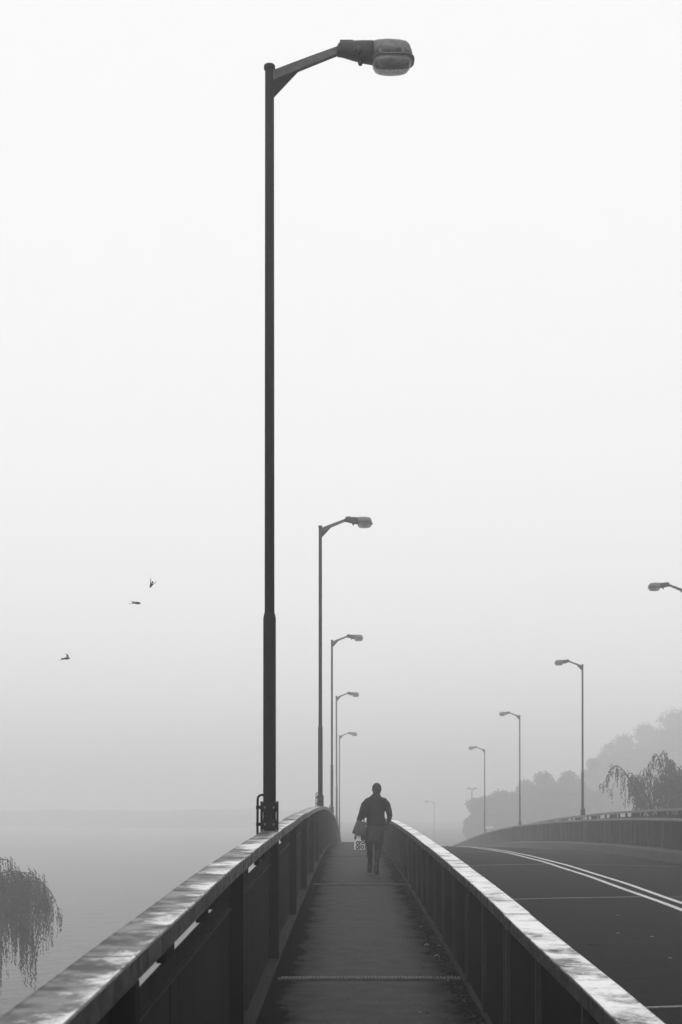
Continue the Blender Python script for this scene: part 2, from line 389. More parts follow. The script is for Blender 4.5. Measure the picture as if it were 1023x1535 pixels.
def tall_parapet(f, label, group_side, railmat, y0=Y0, y1=Y1):
    """outer parapet: handrail on brackets, open slots, recessed panels between posts, base ledge"""
    P = tag(empty('steel_parapet', (f(-0.76), 0, 0)), label, 'parapet')
    P.location = (0, 0, 0)
    handrails(P, f, -0.667, -0.847, 1.24, 0.08, railmat, y0, y1)
    ps = [y0] + posts(y0, y1) + [y1]
    for a, b in zip(ps, ps[1:]):
        bm = bmesh.new(); sweep(bm, [(f(-0.667), 0.0), (f(-0.667), 0.030), (f(-0.672), 0.035), (f(-0.80), 0.035), (f(-0.80), 0.0)], a, b, 1.5); link('base_ledge', bm, M['ledge'], P)
        bm = bmesh.new(); sweep(bm, rect(f(-0.742), f(-0.80), 0.93, 0.942), a+0.045, b-0.045, 1.5); link('mid_rail', bm, M['ledge'], P)
        bm = bmesh.new(); sweep(bm, rect(f(-0.765), f(-0.777), 0.943, 1.022), a+0.02, b-0.02, 1.5); link('edge_plate', bm, M['panel'], P)
        n = 3
        for i in range(n):
            ya = a+(b-a)*i/n; yb = a+(b-a)*(i+1)/n
            bm = bmesh.new(); o = random.uniform(-0.003, 0.003)
            sweep(bm, rect(f(-0.760+o), f(-0.775+o), 0.037, 0.929), ya+0.006, yb-0.006, 1.5); link('panel', bm, M['panel'], P)
            bm = bmesh.new(); sweep(bm, rect(f(-0.779), f(-0.80), 0.037, 0.929), yb-0.03, yb+0.03); link('rib', bm, M['steel'], P)
        for off in (1.5, 3.0):
            bm = bmesh.new(); sweep(bm, rect(f(-0.755), f(-0.795), 1.023, 1.158), a+off-0.14, a+off+0.14); link('bracket', bm, M['steel'], P)
        bm = bmesh.new(); sweep(bm, rect(f(-0.750), f(-0.80), 1.023, 1.158), b-0.95, b+0.35); link('closing_plate', bm, M['steel'], P)
    for p in posts(y0, y1):
        bm = bmesh.new()
        sweep(bm, rect(f(-0.670), f(-0.682), 0.036, 1.158), p-0.04, p+0.04)
        sweep(bm, rect(f(-0.682), f(-0.759), 0.036, 1.157), p-0.01, p+0.01)
        link('post', bm, M['steel'], P)
    return P
def low_parapet(f, label, railmat, ribstep, road_side, y0=Y0, y1=Y1):
    P = tag(empty('steel_parapet', (0, 0, 0)), label, 'parapet')
    handrails(P, f, 0.975, 1.15, 0.91, 0.075, railmat, y0, y1)
    ps = [y0] + posts(y0, y1) + [y1]
    xr0, xr1 = (0.982, 1.011) if not road_side else (1.125, 1.087)
    xp0, xp1 = (1.012, 1.024) if not road_side else (1.073, 1.086)
    for a, b in zip(ps, ps[1:]):
        bm = bmesh.new(); sweep(bm, [(f(0.975), 0.0), (f(0.975), 0.022), (f(0.98), 0.028), (f(1.135), 0.028), (f(1.135), 0.0)] if not road_side else rect(f(1.0), f(1.14), 0.0, 0.06), a, b, 1.5)
        link('base_ledge', bm, M['ledge'], P)
        bm = bmesh.new()
        if not road_side:
            for s in (-0.06, 0.06): sweep(bm, rect(f(xr0), f(xr1), 0.03, 0.833), b+s-0.012, b+s+0.012)
        else:
            sweep(bm, rect(f(xr0), f(xr1), 0.061, 0.833), b-0.05, b+0.05)
        link('post', bm, M['rib_steel'], P)
    y = PY; k0 = math.ceil((y0-PY)/ribstep); k = k0
    while PY+ribstep*(k+1) <= y1:
        ya = PY+ribstep*k; yb = ya+ribstep
        bm = bmesh.new(); o = random.uniform(-0.004, 0.004)
        sweep(bm, rect(f(xp0+o*0.3), f(xp1+o*0.3), 0.03 if not road_side else 0.062, 0.834), ya+0.005, yb-0.005); link('panel', bm, M['dark_panel' if not road_side else 'panel'], P)
        if abs(((yb-PY)/BAY) - round((yb-PY)/BAY)) > 0.05:
            bm = bmesh.new()
            sweep(bm, rect(f(xr0+0.0), f(xr1), 0.03 if not road_side else 0.063, 0.833), yb-0.018, yb+0.018); link('rib', bm, M['rib_steel'], P)
        k += 1
    return P
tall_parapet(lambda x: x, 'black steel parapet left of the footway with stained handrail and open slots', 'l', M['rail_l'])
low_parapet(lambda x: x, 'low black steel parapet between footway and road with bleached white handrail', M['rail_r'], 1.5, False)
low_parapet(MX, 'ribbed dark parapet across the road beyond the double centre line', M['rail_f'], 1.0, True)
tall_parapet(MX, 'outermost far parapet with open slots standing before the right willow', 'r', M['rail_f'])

# ------------------------------------------------------------------ street lamps
def loft_x(bm, secs, n=16, p=0.55):
    """sections (x, zc, half width, half height, power)"""
    rings = []
    for s in secs:
        x, zc, hw, hh = s[:4]; e = s[4] if len(s) > 4 else p
        r = []
        for k in range(n):
            t = 2*math.pi*(k+0.5)/n; c, s_ = math.cos(t), math.sin(t)
            r.append((x, math.copysign(abs(c)**e, c)*hw, zc+math.copysign(abs(s_)**e, s_)*hh))
        rings.append(r)
    ring_loft(bm, rings)
H = 7.27
def make_lamp():
    L = empty('street_lamp')
    bm = bmesh.new()
    tube(bm, [(0,0,0.012), (0,0,1.0), (0,0,2.03), (0,0,2.075), (0,0,2.08)], [0.061, 0.0605, 0.060, 0.050, 0.0465], 20, cap_round=False)
    link('lower_pole', bm, M['lamp_steel'], L, True)
    bm = bmesh.new(); tube(bm, [(0,0,2.07), (0,0,4.5), (0,0,H-0.02)], [0.0465, 0.045, 0.0425], 20, cap_round=False)
    link('pole', bm, M['lamp_steel'], L, True)
    bm = bmesh.new(); tube(bm, [(0,0,H-0.042), (0,0,H-0.034), (0,0,H-0.008), (0,0,H)], [0.050, 0.054, 0.054, 0.050], 20, cap_round=False)
    link('cap', bm, M['lamp_steel'], L, True)
    bm = bmesh.new()
    p0 = Vector((0.03, 0, H-0.105)); p1 = Vector((0.68, 0, H+0.148)); rr = []
    for i in range(7):
        t = i/6; c = p0.lerp(p1, t) + Vector((0, 0, 0.003*math.sin(math.pi*t))); hh = 0.042*(1-t)+0.031*t; hw = 0.026
        rr.append([(c.x+0.3*hh, -hw, c.z-hh), (c.x+0.3*hh, hw, c.z-hh), (c.x-0.3*hh, hw, c.z+hh), (c.x-0.3*hh, -hw, c.z+hh)])
    ring_loft(bm, rr); link('arm', bm, M['arm_steel'], L)
    bm = bmesh.new()
    tri = [(0.04, H-0.12), (0.04, H-0.305), (0.285, H-0.045)]
    ring_loft(bm, [[(x, y, z) for x, z in tri] for y in (-0.007, 0.007)]); link('gusset', bm, M['lamp_steel'], L)
    bm = bmesh.new()
    loft_x(bm, [(0.640, H+0.135, 0.036, 0.038), (0.652, H+0.14, 0.052, 0.052), (0.672, H+0.152, 0.060, 0.062), (0.70, H+0.152, 0.066, 0.066), (0.78, H+0.140, 0.080, 0.075),
                (0.88, H+0.128, 0.098, 0.085), (0.985, H+0.118, 0.115, 0.088)], 20, 0.6)
    can = link('neck_housing', bm, M['canopy'], L, True)
    bm = bmesh.new(); box(bm, 0.668, 0.792, -0.03, 0.03, H+0.205, H+0.228); link('hinge_block', bm, M['canopy'], can)
    bm = bmesh.new(); tube(bm, [(0.84, -0.075, H+0.10), (0.84, -0.112, H+0.085)], [0.045, 0.036], 14); link('cover_boss', bm, M['canopy'], can, True)
    bm = bmesh.new(); tube(bm, [(0.862, 0.0, H+0.045), (0.862, 0.0, H+0.012)], [0.028, 0.022], 12); link('knob', bm, M['canopy'], can, True)
    # lantern shell (grey cover), rim, bowl and reflector
    bm = bmesh.new()
    def shell_ring(x, hw, top, z0=H+0.052, n=9):
        pts = [(x, -hw, z0)]
        for k in range(n):
            t = math.pi*(k+0.5)/n
            pts.append((x, -hw*math.copysign(abs(math.cos(t))**0.5, math.cos(t)), z0+(top-z0)*abs(math.sin(t))**0.45))
        pts.append((x, hw, z0)); return pts
    ring_loft(bm, [shell_ring(0.986, 0.122, H+0.200), shell_ring(1.02, 0.13, H+0.208), shell_ring(1.12, 0.136, H+0.214), shell_ring(1.22, 0.135, H+0.208),
                   shell_ring(1.290, 0.128, H+0.196), shell_ring(1.322, 0.118, H+0.170), shell_ring(1.345, 0.105, H+0.110), shell_ring(1.352, 0.098, H+0.07)])
    sh = link('lantern_cover', bm, M['shell'], L, True)
    for cx in (1.048, 1.262):
        bm = bmesh.new(); box(bm, cx-0.012, cx+0.012, -0.152, -0.134, H+0.045, H+0.088); link('clip', bm, M['bolt'], sh)
    def plan(hw, x0, x1, z, n=28, e=0.55):
        r = []; cx = (x0+x1)/2; hx = (x1-x0)/2
        for k in range(n):
            t = 2*math.pi*k/n; c, s_ = math.cos(t), math.sin(t)
            r.append((cx+hx*math.copysign(abs(c)**e, c), hw*math.copysign(abs(s_)**e, s_), z))
        return r
    bm = bmesh.new(); ring_loft(bm, [plan(0.145, 0.968, 1.372, H+0.036), plan(0.150, 0.965, 1.376, H+0.043), plan(0.145, 0.968, 1.372, H+0.051)])
    link('rim', bm, M['bolt'], L, True)
    bm = bmesh.new()
    ring_loft(bm, [plan(0.135, 0.975, 1.352, H+0.035, e=0.6), plan(0.133, 0.977, 1.340, H-0.002, e=0.6), plan(0.120, 0.995, 1.315, H-0.038, e=0.7),
                   plan(0.085, 1.03, 1.27, H-0.058, e=0.8), plan(0.03, 1.09, 1.2, H-0.063, e=1)])
    link('glass_bowl', bm, M['glass'], L, True)
    bm = bmesh.new()
    ring_loft(bm, [plan(0.10, 1.04, 1.30, H+0.030), plan(0.07, 1.09, 1.27, H+0.0), plan(0.03, 1.12, 1.22, H-0.012)])
    link('reflector', bm, M['bolt'], L, True)
    # base clamp on the handrail
    bm = bmesh.new(); box(bm, -0.082, 0.082, -0.082, 0.082, 0.0, 0.012); link('base_plate', bm, M['bolt'], L)
    for s in (-1, 1):
        bm = bmesh.new(); box(bm, s*0.068, s*0.082, -0.085, 0.085, 0.013, 0.292); link('clamp_plate', bm, M['steel'], L)
    for zz in (0.075, 0.235):
        bm = bmesh.new(); box(bm, -0.067, 0.067, -0.079, -0.064, zz-0.045, zz+0.045); link('clamp_strap', bm, M['steel'], L)
        for s in (-1, 1):
            bm = bmesh.new(); tube(bm, [(s*0.042, -0.079, zz), (s*0.042, -0.092, zz)], [0.012, 0.011], 6, cap_round=False); link('bolt', bm, M['bolt'], L)
        bm = bmesh.new(); box(bm, -0.128, -0.083, -0.014, 0.014, zz-0.016, zz+0.016); link('conduit_clip', bm, M['steel'], L)
    bm = bmesh.new()
    pts = [(-0.05, 0, 0.352), (-0.078, 0, 0.352), (-0.096, 0, 0.346), (-0.108, 0, 0.332), (-0.113, 0, 0.31), (-0.114, 0, 0.15), (-0.116, 0, -0.35)]
    tube(bm, pts, [0.0115]*7, 10, cap_round=False); link('conduit', bm, M['steel'], L, True)
    return L
def copy_tree(o, parent=None):
    c = o.copy(); C.objects.link(c); c.parent = parent
    for ch in list(o.children): copy_tree(ch, c)
    return c
lamp0 = make_lamp()
RT = 1.237
left = [(13.5, 7.06, 'tall street lamp nearest the camera rising from the left handrail'),
        (37.2, 7.42, 'second street lamp on the left handrail at the bridge crest'),
        (62.0, 7.38, 'third street lamp on the left parapet, pale grey in the fog'),
        (85.4, 6.80, 'fourth street lamp on the left parapet, faint behind the third'),
        (109.0, 5.67, 'faintest and lowest street lamp of the left row')]
right = [(45.3, 7.0, 'street lamp on the far parapet cut off by the right picture edge'),
         (65.8, 6.70, 'complete grey street lamp on the far parapet left of the right willow'),
         (90.0, 5.96, 'slim pale street lamp on the far parapet before the round trees'),
         (113.4, 4.80, 'faint street lamp of the far row just right of the double-headed lamp'),]
first = True
for rows_, far in ((left, False), (right, True)):
    for (d, top, lab) in rows_:
        o = lamp0 if first else copy_tree(lamp0); first = False
        zb = ZF(d)+RT
        o.location = (-0.757 if not far else MX(-0.757), d, zb)
        o.rotation_euler = (0, 0, math.pi if far else 0)
        o.scale = (0.95 if far else 1, 0.95 if far else 1, (EYE+top-zb)/H)
        if d > 20: o.rotation_euler.x = random.uniform(-0.006, 0.006); o.rotation_euler.y = random.uniform(-0.003, 0.003) if d > 20 else 0; o.rotation_euler.z += random.uniform(-0.05, 0.05) if d > 20 else 0
        tag(o, lab, 'street lamp', 'street lamps along the right side of the bridge' if far else 'street lamps along the left side of the bridge')
o = copy_tree(lamp0); d = 265; o.location = (15.8, d, ZF(d)); o.rotation_euler = (0, 0, math.pi); o.scale = (1.3, 1.3, (EYE+1.35-ZF(d))/H)
tag(o, 'barely visible street lamp beyond the crest of the road', 'street lamp', 'street lamps along the right side of the bridge')
# distant double-headed lamp among the trees
T = tag(empty('double_headed_lamp', (20.0, 232, 0)), 'faint lamp with two flat heads standing over the far trees', 'street lamp')
bm = bmesh.new(); tube(bm, [(0,0,0.3), (0,0,9.7)], [0.12, 0.09], 12, cap_round=False); link('pole', bm, M['lamp_steel'], T, True)
bm = bmesh.new(); tube(bm, [(-0.6,0,9.85), (0,0,9.65), (0.6,0,9.85)], [0.06]*3, 8); link('arm', bm, M['lamp_steel'], T, True)
for s in (-1, 1):
    bm = bmesh.new(); ellipsoid(bm, (s*0.45, 0, 9.9), (0.42, 0.2, 0.14)); link('lantern', bm, M['shell'], T, True)

# ------------------------------------------------------------------ trees
def leaf_quad(vs_, fs, p, d, w, n):
    i = len(vs_); s = d.cross(n)
    if s.length < 1e-4: s = Vector((1, 0, 0))
    s.normalize(); s *= w
    vs_ += [p, p+d*0.5+s, p+d, p+d*0.5-s]; fs.append((i, i+1, i+2, i+3))
def rv(): 
    while True:
        v = Vector((random.uniform(-1, 1), random.uniform(-1, 1), random.uniform(-1, 1)))
        if 0.05 < v.length < 1: return v.normalized()
def mesh_of(name, vs_, fs, mat, parent):
    me = bpy.data.meshes.new(name); me.from_pydata([tuple(v) for v in vs_], [], fs); me.materials.append(mat)
    o = bpy.data.objects.new(name, me); C.objects.link(o); o.parent = parent; return o
def strand(vs_, fs, p, length, out, leafs=0.16, w=0.02, dens=1.0):
    """a hanging willow twig with narrow leaves"""
    n = max(3, int(length/0.045*dens)); q = Vector(p); dirn = out.copy()
    for i in range(n):
        t = i/n
        dirn = dirn.lerp(Vector((0.05*math.sin(i), 0.05*math.cos(i*1.3), -1)), 0.34).normalized()
        q = q + dirn*(length/n)
        if random.random() < 0.93:
            dd = (dirn*0.8 + rv()*0.38 + Vector((0, 0, -0.55))).normalized()*leafs*random.uniform(0.6, 1.2)
            leaf_quad(vs_, fs, q+rv()*0.03, dd, w*random.uniform(0.7, 1.3), rv())
def willow(base, boughs, label, hang, nper, seed, leafs=0.17, w=0.022, trunk_r=0.3):
    random.seed(seed)
    W = tag(empty('willow_tree', base), label, 'tree')
    B = Vector(base); fork = Vector((0, 0, 2.2))
    bm = bmesh.new(); tube(bm, [(0,0,-0.3), (0.05,0,0.9), fork], [trunk_r*1.25, trunk_r, trunk_r*0.9], 10); link('trunk', bm, M['bark'], W, True)
    vs_, fs = [], []
    for bo in boughs:
        apex, tip, dens, reach = bo[:4]; hs = bo[4] if len(bo) > 4 else 1.0
        a = Vector(apex)-B; t = Vector(tip)-B
        mid = fork.lerp(a, 0.55) + Vector((0, 0, 0.3)); pts = []
        ctrl = [fork, mid, a, t]
        for s in range(17):                    # Catmull-like through fork, mid, apex, tip
            u = s/16*3; i = min(2, int(u)); f = u-i
            p0 = ctrl[max(0, i-1)]; p1 = ctrl[i]; p2 = ctrl[i+1]; p3 = ctrl[min(3, i+2)]
            pts.append(0.5*((2*p1)+(p2-p0)*f+(2*p0-5*p1+4*p2-p3)*f*f+(3*p1-p0-3*p2+p3)*f**3))
        bm = bmesh.new(); tube(bm, pts, [max(0.010, trunk_r*0.22*(1-s/17)**1.3) for s in range(17)], 6, cap_round=False); link('branch', bm, M['bark'], W, True)
        for k in range(int(nper*dens)):
            s = random.uniform(5.5, 16); i = int(s); p = pts[i].lerp(pts[min(16, i+1)], s-i)
            p = p + Vector((random.gauss(0, 0.16), random.gauss(0, 0.5), random.gauss(0, 0.10)))*reach
            tdir = (pts[min(16, i+1)]-pts[max(0, i-1)]).normalized()
            strand(vs_, fs, p, hang*hs*(0.22+1.1*random.random()**1.6), (tdir*0.5+rv()*0.45+Vector((0, 0, 0.0))).normalized(), leafs, w)
    mesh_of('crown', vs_, fs, M['leaf'], W)
    return W
def P(px, py, d): return ((px-524)*d/2132, d, EYE-(py-1213)*d/2132)
# right willow behind the far parapets
D = 62
boughs = [(P(930,1150,D-1), P(905,1174,D-1), 0.75, 0.25, 0.45), (P(935,1158,D), P(917,1186,D-1), 0.25, 0.3, 0.4), (P(948,1160,D), P(934,1180,D), 0.45, 0.35, 0.7), (P(952,1164,D), P(945,1196,D), 0.6, 0.5, 0.6), (P(965,1162,D+1), P(957,1195,D), 1.0, 1.0),
          (P(975,1158,D), P(970,1190,D), 1.0, 1.1), (P(986,1133,D-1), P(972,1152,D-1), 0.5, 0.25, 0.5), (P(992,1133,D), P(1001,1140,D), 0.4, 0.3, 0.5), (P(1005,1140,D+1), P(1012,1158,D), 0.7, 0.6),
          (P(1000,1155,D), P(990,1180,D), 1.4, 1.3), (P(1020,1155,D+1), P(1008,1185,D), 1.6, 1.4), (P(1035,1150,D), P(1028,1185,D-1), 1.6, 1.4), (P(1062,1140,D), P(1085,1180,D), 1.3, 1.5),
          (P(1050,1145,D+2), P(1050,1185,D+3), 1.3, 1.5), (P(1000,1172,D-1), P(985,1200,D-1), 1.5, 1.3), (P(1030,1172,D-1), P(1015,1200,D-1), 1.5, 1.4)]
willow((P(1040,1213,D)[0], D+0.5, 0.3), boughs, 'weeping willow with drooping boughs behind the far parapet', 1.0, 95, 11, 0.15, 0.020, 0.28)
# left willow, lower, over the river
D = 47
boughs = [(P(8,1288,D), P(22,1330,D), 1.0, 0.8), (P(-20,1284,D), P(-5,1340,D), 1.4, 1.2), (P(25,1306,D), P(40,1340,D), 1.5, 0.9), (P(42,1308,D), P(60,1345,D), 1.5, 0.7),
          (P(50,1315,D), P(72,1352,D), 0.9, 0.45), (P(58,1322,D), P(93,1378,D-1), 0.5, 0.25, 0.35), (P(5,1320,D), P(25,1380,D), 1.8, 1.2), (P(-30,1310,D), P(-10,1400,D), 1.6, 1.5),
          (P(28,1350,D), P(45,1405,D), 1.0, 0.6), (P(20,1340,D), P(32,1400,D), 1.1, 0.7), (P(-50,1280,D), P(-90,1380,D), 1.3, 1.5), (P(-60,1290,D+2), P(-60,1370,D+4), 1.2, 1.5),
          (P(30,1330,D), P(50,1415,D), 0.35, 0.3), (P(-5,1350,D), P(-2,1425,D), 0.7, 0.5)]
willow((-15.2, D-2, 0.3), boughs, 'dark weeping willow trailing over the river left of the bridge', 1.45, 95, 23, 0.13, 0.017, 0.26)
# leafy trees in the fog
def leafy(px, top, d, rpx, label, seed, low=1.2, n=4600):
    random.seed(seed)
    S = 2132/d; x = (px-524)/S; zt = EYE+(1213-top)/S; r = rpx/S; z0 = far_ground(x, d) if d > 112 else 0.4
    T = tag(empty('leafy_tree', (x, d, max(0, z0))), label, 'tree', 'foggy trees beyond the far parapet')
    h = zt-max(0, z0); ls = d/190
    bm = bmesh.new(); tube(bm, [(0,0,-0.3), (0.1,0,h*0.3), (-0.1,0.1,h*0.65)], [0.02*h, 0.015*h, 0.006*h], 8); link('trunk', bm, M['bark'], T, True)
    vs_, fs = [], []; bl = []
    for k in range(15):
        a = random.uniform(0, 2*math.pi); zz = random.random(); rad = r*(0.62-0.35*abs(zz-0.4))
        c = Vector((math.cos(a)*rad, math.sin(a)*rad*0.9, low+(h-low)*(0.12+0.72*zz))); bl.append((c, r*random.uniform(0.33, 0.5)))
    bl.append((Vector((0, 0, h-r*0.45)), r*0.44))
    for (c, rr) in bl:
        for i in range(n//16*2):
            v = rv(); p = c+Vector((v.x, v.y, v.z*0.85))*rr*random.uniform(0.6, 1.1)
            if p.z > h: p.z = h-random.random()*0.2
            leaf_quad(vs_, fs, p, rv()*random.uniform(0.18, 0.36)*ls, random.uniform(0.08, 0.15)*ls, rv())
    for (c, rr) in bl:
        for i in range(120):
            leaf_quad(vs_, fs, c+rv()*rr*random.random()*0.6, rv()*rr*0.5, rr*0.25, rv())
    mesh_of('crown', vs_, fs, M['leaf_far'], T)
T_ = [(724,1194,143,27,'leftmost foggy tree, its edge upright over the road',1), (757,1184,146,26,'second foggy tree from the left, behind the slim lamp',2),
      (789,1168,150,28,'foggy tree stepping up left of the rounded crowns',3), (815,1154,146,30,'rounded foggy tree just right of the slim pale lamp',4),
      (853,1154,148,28,'round-topped foggy tree left of the complete far lamp',5), (835,1172,140,34,'low foggy tree filling between two round crowns',6),
      (873,1176,142,30,'foggy tree standing behind the complete far lamp post',7), (889,1136,195,20,'paler round treetop right of the complete far lamp post',8),
      (935,1098,225,34,'pale tall treetop above the drooping willow tip',9), (968,1082,235,36,'pale treetop on the hill left of the highest one',10),
      (1008,1060,235,46,'highest and palest treetop on the foggy hill at right',11), (905,1128,215,26,'pale treetop at the left foot of the foggy hill',12),
      (716,1222,143,18,'low foggy bush under the leftmost foggy tree',17), (757,1203,147,34,'low foggy bush below the second tree from the left',19), (945,1110,215,50,'broad pale tree filling the foot of the hill',20), (915,1170,160,40,'low pale tree behind the drooping willow tip',21), (848,1192,150,40,'low foggy tree below the round-topped one',22), (1005,1088,215,52,'pale tree mass just under the highest treetop',23), (742,1212,143,24,'low foggy bush right of the leftmost one',18), (905,1182,150,34,'low foggy tree just left of the willow tip',13), (950,1165,160,40,'low foggy tree showing through the drooping willow',14),
      (985,1120,215,46,'pale tree mass on the hill behind the willow',15), (1040,1110,215,46,'pale tree at the right edge of the foggy hill',16)]
for a in T_: leafy(a[0], a[1], a[2]*(1.55 if a[2] < 170 else 1.4), a[3]*1.12, a[4], a[5])
# pale board at the end of the far parapet
S_ = tag(empty('roadside_board', (12.9, 131, 0)), 'small pale board under the leftmost foggy trees', 'sign')
zc = EYE-(1240.5-1213)*131/2132
bm = bmesh.new(); box(bm, -0.40, 0.40, -0.02, 0.02, zc-0.10, zc+0.10); link('board', bm, M['sign'], S_)
for s in (-0.3, 0.3):
    bm = bmesh.new(); box(bm, s-0.03, s+0.03, 0.021, 0.07, -0.3, zc+0.05); link('leg', bm, M['steel'], S_)

# ------------------------------------------------------------------ birds
def bird(px, py, d, lw, rw, bdir, label, wl=0.13):
    """lw / rw: unit-ish wing directions, bdir: body direction (tail to beak)"""
    Bd = tag(empty('bird', P(px, py, d)), label, 'bird', 'birds flying in the fog at left')
    b = Vector(bdir).normalized()
    bm = bmesh.new(); tube(bm, [b*-0.06, b*-0.03, b*0.01, b*0.045, b*0.07], [0.008, 0.020, 0.026, 0.018, 0.008], 8); link('body', bm, M['bird'], Bd, True)
    bm = bmesh.new(); s = b.cross(Vector((0, 1, 0.3))).normalized()
    ring_loft(bm, [[b*-0.05+s*0.008+o_, b*-0.05-s*0.008+o_, b*-0.105-s*0.02+o_, b*-0.105+s*0.02+o_] for o_ in (Vector((0, -0.002, 0)), Vector((0, 0.002, 0)))])
    link('tail', bm, M['bird'], Bd)
    for w in (lw, rw):
        w = Vector(w); pts = [w*0.0, w*0.4+b*0.02, w*0.75+b*0.005, w-b*0.03]; ch = [0.045, 0.042, 0.03, 0.008]; bm = bmesh.new(); rr = []
        nrm = w.cross(b).normalized()*0.003
        for p, c in zip(pts, ch): rr.append([p+b*c*0.5-nrm, p+b*c*0.5+nrm, p-b*c*0.5+nrm, p-b*c*0.5-nrm])
        ring_loft(bm, rr); link('wing', bm, M['bird'], Bd)
bird(227, 877, 27, (-0.02, 0.06, 0.13), (0.11, -0.08, 0.045), (-0.4, 0.7, -0.5), 'highest of three birds, wings raised in a V')
bird(206, 904, 27, (-0.11, 0.06, 0.045), (-0.12, -0.08, -0.025), (0.85, 0.5, 0.05), 'middle of three birds, wings swept back to the left')
bird(100, 987, 27, (0.0, 0.06, 0.10), (-0.10, -0.10, -0.045), (0.75, 0.5, 0.15), 'lowest of three birds, one wing tip raised')

# ------------------------------------------------------------------ woman with bags
def remesh(o, vox, smooth=3):
    m = o.modifiers.new('r', 'REMESH'); m.mode = 'VOXEL'; m.voxel_size = vox; m.use_smooth_shade = True
    s = o.modifiers.new('s', 'SMOOTH'); s.iterations = smooth; s.factor = 0.5
    dg = bpy.context.evaluated_depsgraph_get(); me = bpy.data.meshes.new_from_object(o.evaluated_get(dg))
    o.modifiers.clear(); mat = o.data.materials[0]; o.data = me
    if not me.materials: me.materials.append(mat)
WX, WY = 0.503, 26.8
LS = math.radians(0)
body_bm = bmesh.new()
legL = [(-0.075, 0.02, 0.86), (-0.105, 0.10, 0.70), (-0.118, 0.17, 0.56), (-0.112, 0.22, 0.45), (-0.108, 0.24, 0.37), (-0.104, 0.28, 0.25), (-0.103, 0.31, 0.14), (-0.108, 0.32, 0.09)]
legR = [(0.075, -0.01, 0.86), (0.062, -0.02, 0.70), (0.040, -0.03, 0.56), (0.028, -0.04, 0.45), (0.022, -0.07, 0.37), (0.010, -0.10, 0.24), (0.002, -0.12, 0.13), (0.0, -0.12, 0.075)]
rl = [0.10, 0.09, 0.072, 0.057, 0.060, 0.045, 0.036, 0.038]
tube(body_bm, legL, rl, 14); tube(body_bm, legR, [0.09, 0.082]+rl[2:], 14)
tube(body_bm, [(0, 0.0, 0.82), (0, -0.005, 0.95), (0, 0, 1.1), (0.0, 0, 1.25), (0.0, 0, 1.38), (0.003, 0, 1.45)], [(0.15, 0.12), (0.155, 0.125), (0.135, 0.105), (0.15, 0.11), (0.165, 0.10), (0.10, 0.07)], 18)
tube(body_bm, [(0.004, 0.0, 1.42), (0.010, 0.01, 1.56)], [0.058, 0.054], 12)
ellipsoid(body_bm, (0.014, 0.018, 1.615), (0.078, 0.095, 0.108), 18, 14)
tube(body_bm, [(0.014, 0.10, 1.625), (0.014, 0.125, 1.595), (0.014, 0.112, 1.588)], [0.008, 0.013, 0.012], 8)          # nose
for s in (-1, 1):
    ellipsoid(body_bm, (0.014+s*0.082, 0.015, 1.605), (0.010, 0.020, 0.032), 8, 8)                                      # ears
    ellipsoid(body_bm, (0.014+s*0.030, 0.103, 1.628), (0.013, 0.008, 0.008), 8, 6)                                      # eyes
ellipsoid(body_bm, (0.014, 0.106, 1.562), (0.024, 0.009, 0.008), 8, 6)                                                  # mouth
armL = [(-0.155, 0, 1.38), (-0.205, -0.01, 1.31), (-0.232, -0.02, 1.20), (-0.256, 0.0, 1.12), (-0.325, 0.03, 1.03), (-0.335, 0.035, 0.99)]
armR = [(0.155, 0, 1.38), (0.200, -0.02, 1.31), (0.240, -0.05, 1.20), (0.256, -0.03, 1.12), (0.246, 0.02, 1.03), (0.238, 0.045, 0.985)]
ra = [0.055, 0.05, 0.042, 0.038, 0.028, 0.026]
tube(body_bm, armL, ra, 12); tube(body_bm, armR, ra, 12)
def hand(c, dirn, thumb):
    c = Vector(c); dn = Vector(dirn).normalized(); side = Vector((0, 1, 0)); side = (side-dn*side.dot(dn)).normalized(); n = dn.cross(side)
    tube(body_bm, [c, c+dn*0.045, c+dn*0.08], [(0.016, 0.028), (0.016, 0.038), (0.014, 0.038)], 10)
    for k, ln in enumerate((0.062, 0.072, 0.067, 0.052)):
        q = c+dn*0.078+side*(-0.030+0.020*k)
        tube(body_bm, [q, q+dn*ln*0.5+n*thumb*0.008, q+dn*ln*0.78+n*thumb*0.028, q+dn*ln*0.8+n*thumb*0.045], [0.0095, 0.009, 0.0085, 0.008], 7)
    q = c+dn*0.02-side*0.028
    tube(body_bm, [q, q+dn*0.03-side*0.022, q+dn*0.06-side*0.026+n*thumb*0.012], [0.011, 0.0105, 0.009], 7)
hand((-0.337, 0.036, 0.98), (-0.08, 0.05, -1), 1)
hand((0.236, 0.05, 0.975), (-0.12, 0.35, -1), -1)
body = link('person', body_bm, M['skin'], None, True); remesh(body, 0.0075, 2)
body.location = (WX, WY, ZF(WY)+0.001)
tag(body, 'person in dark jacket and skirt walking away beside the low parapet', 'person')
bm = bmesh.new()
tube(bm, [(0, 0, 0.925), (0, 0, 0.96), (-0.002, 0, 1.02), (-0.003, 0, 1.10), (-0.005, 0, 1.17), (-0.002, 0, 1.26), (0.0, 0, 1.35), (0.0, 0, 1.41), (0.0, 0, 1.455), (0.005, 0, 1.49), (0.008, 0.004, 1.525)],
     [(0.186, 0.155), (0.184, 0.155), (0.180, 0.15), (0.168, 0.14), (0.168, 0.137), (0.180, 0.138), (0.190, 0.13), (0.180, 0.118), (0.135, 0.10), (0.090, 0.08), (0.068, 0.072)], 24, cap_round=False)
tube(bm, [(-0.13, 0, 1.390)]+armL[1:5], [0.080, 0.080, 0.086, 0.080, 0.050], 14)
tube(bm, [(0.13, 0, 1.390)]+armR[1:5], [0.080, 0.076, 0.060, 0.055, 0.044], 14)
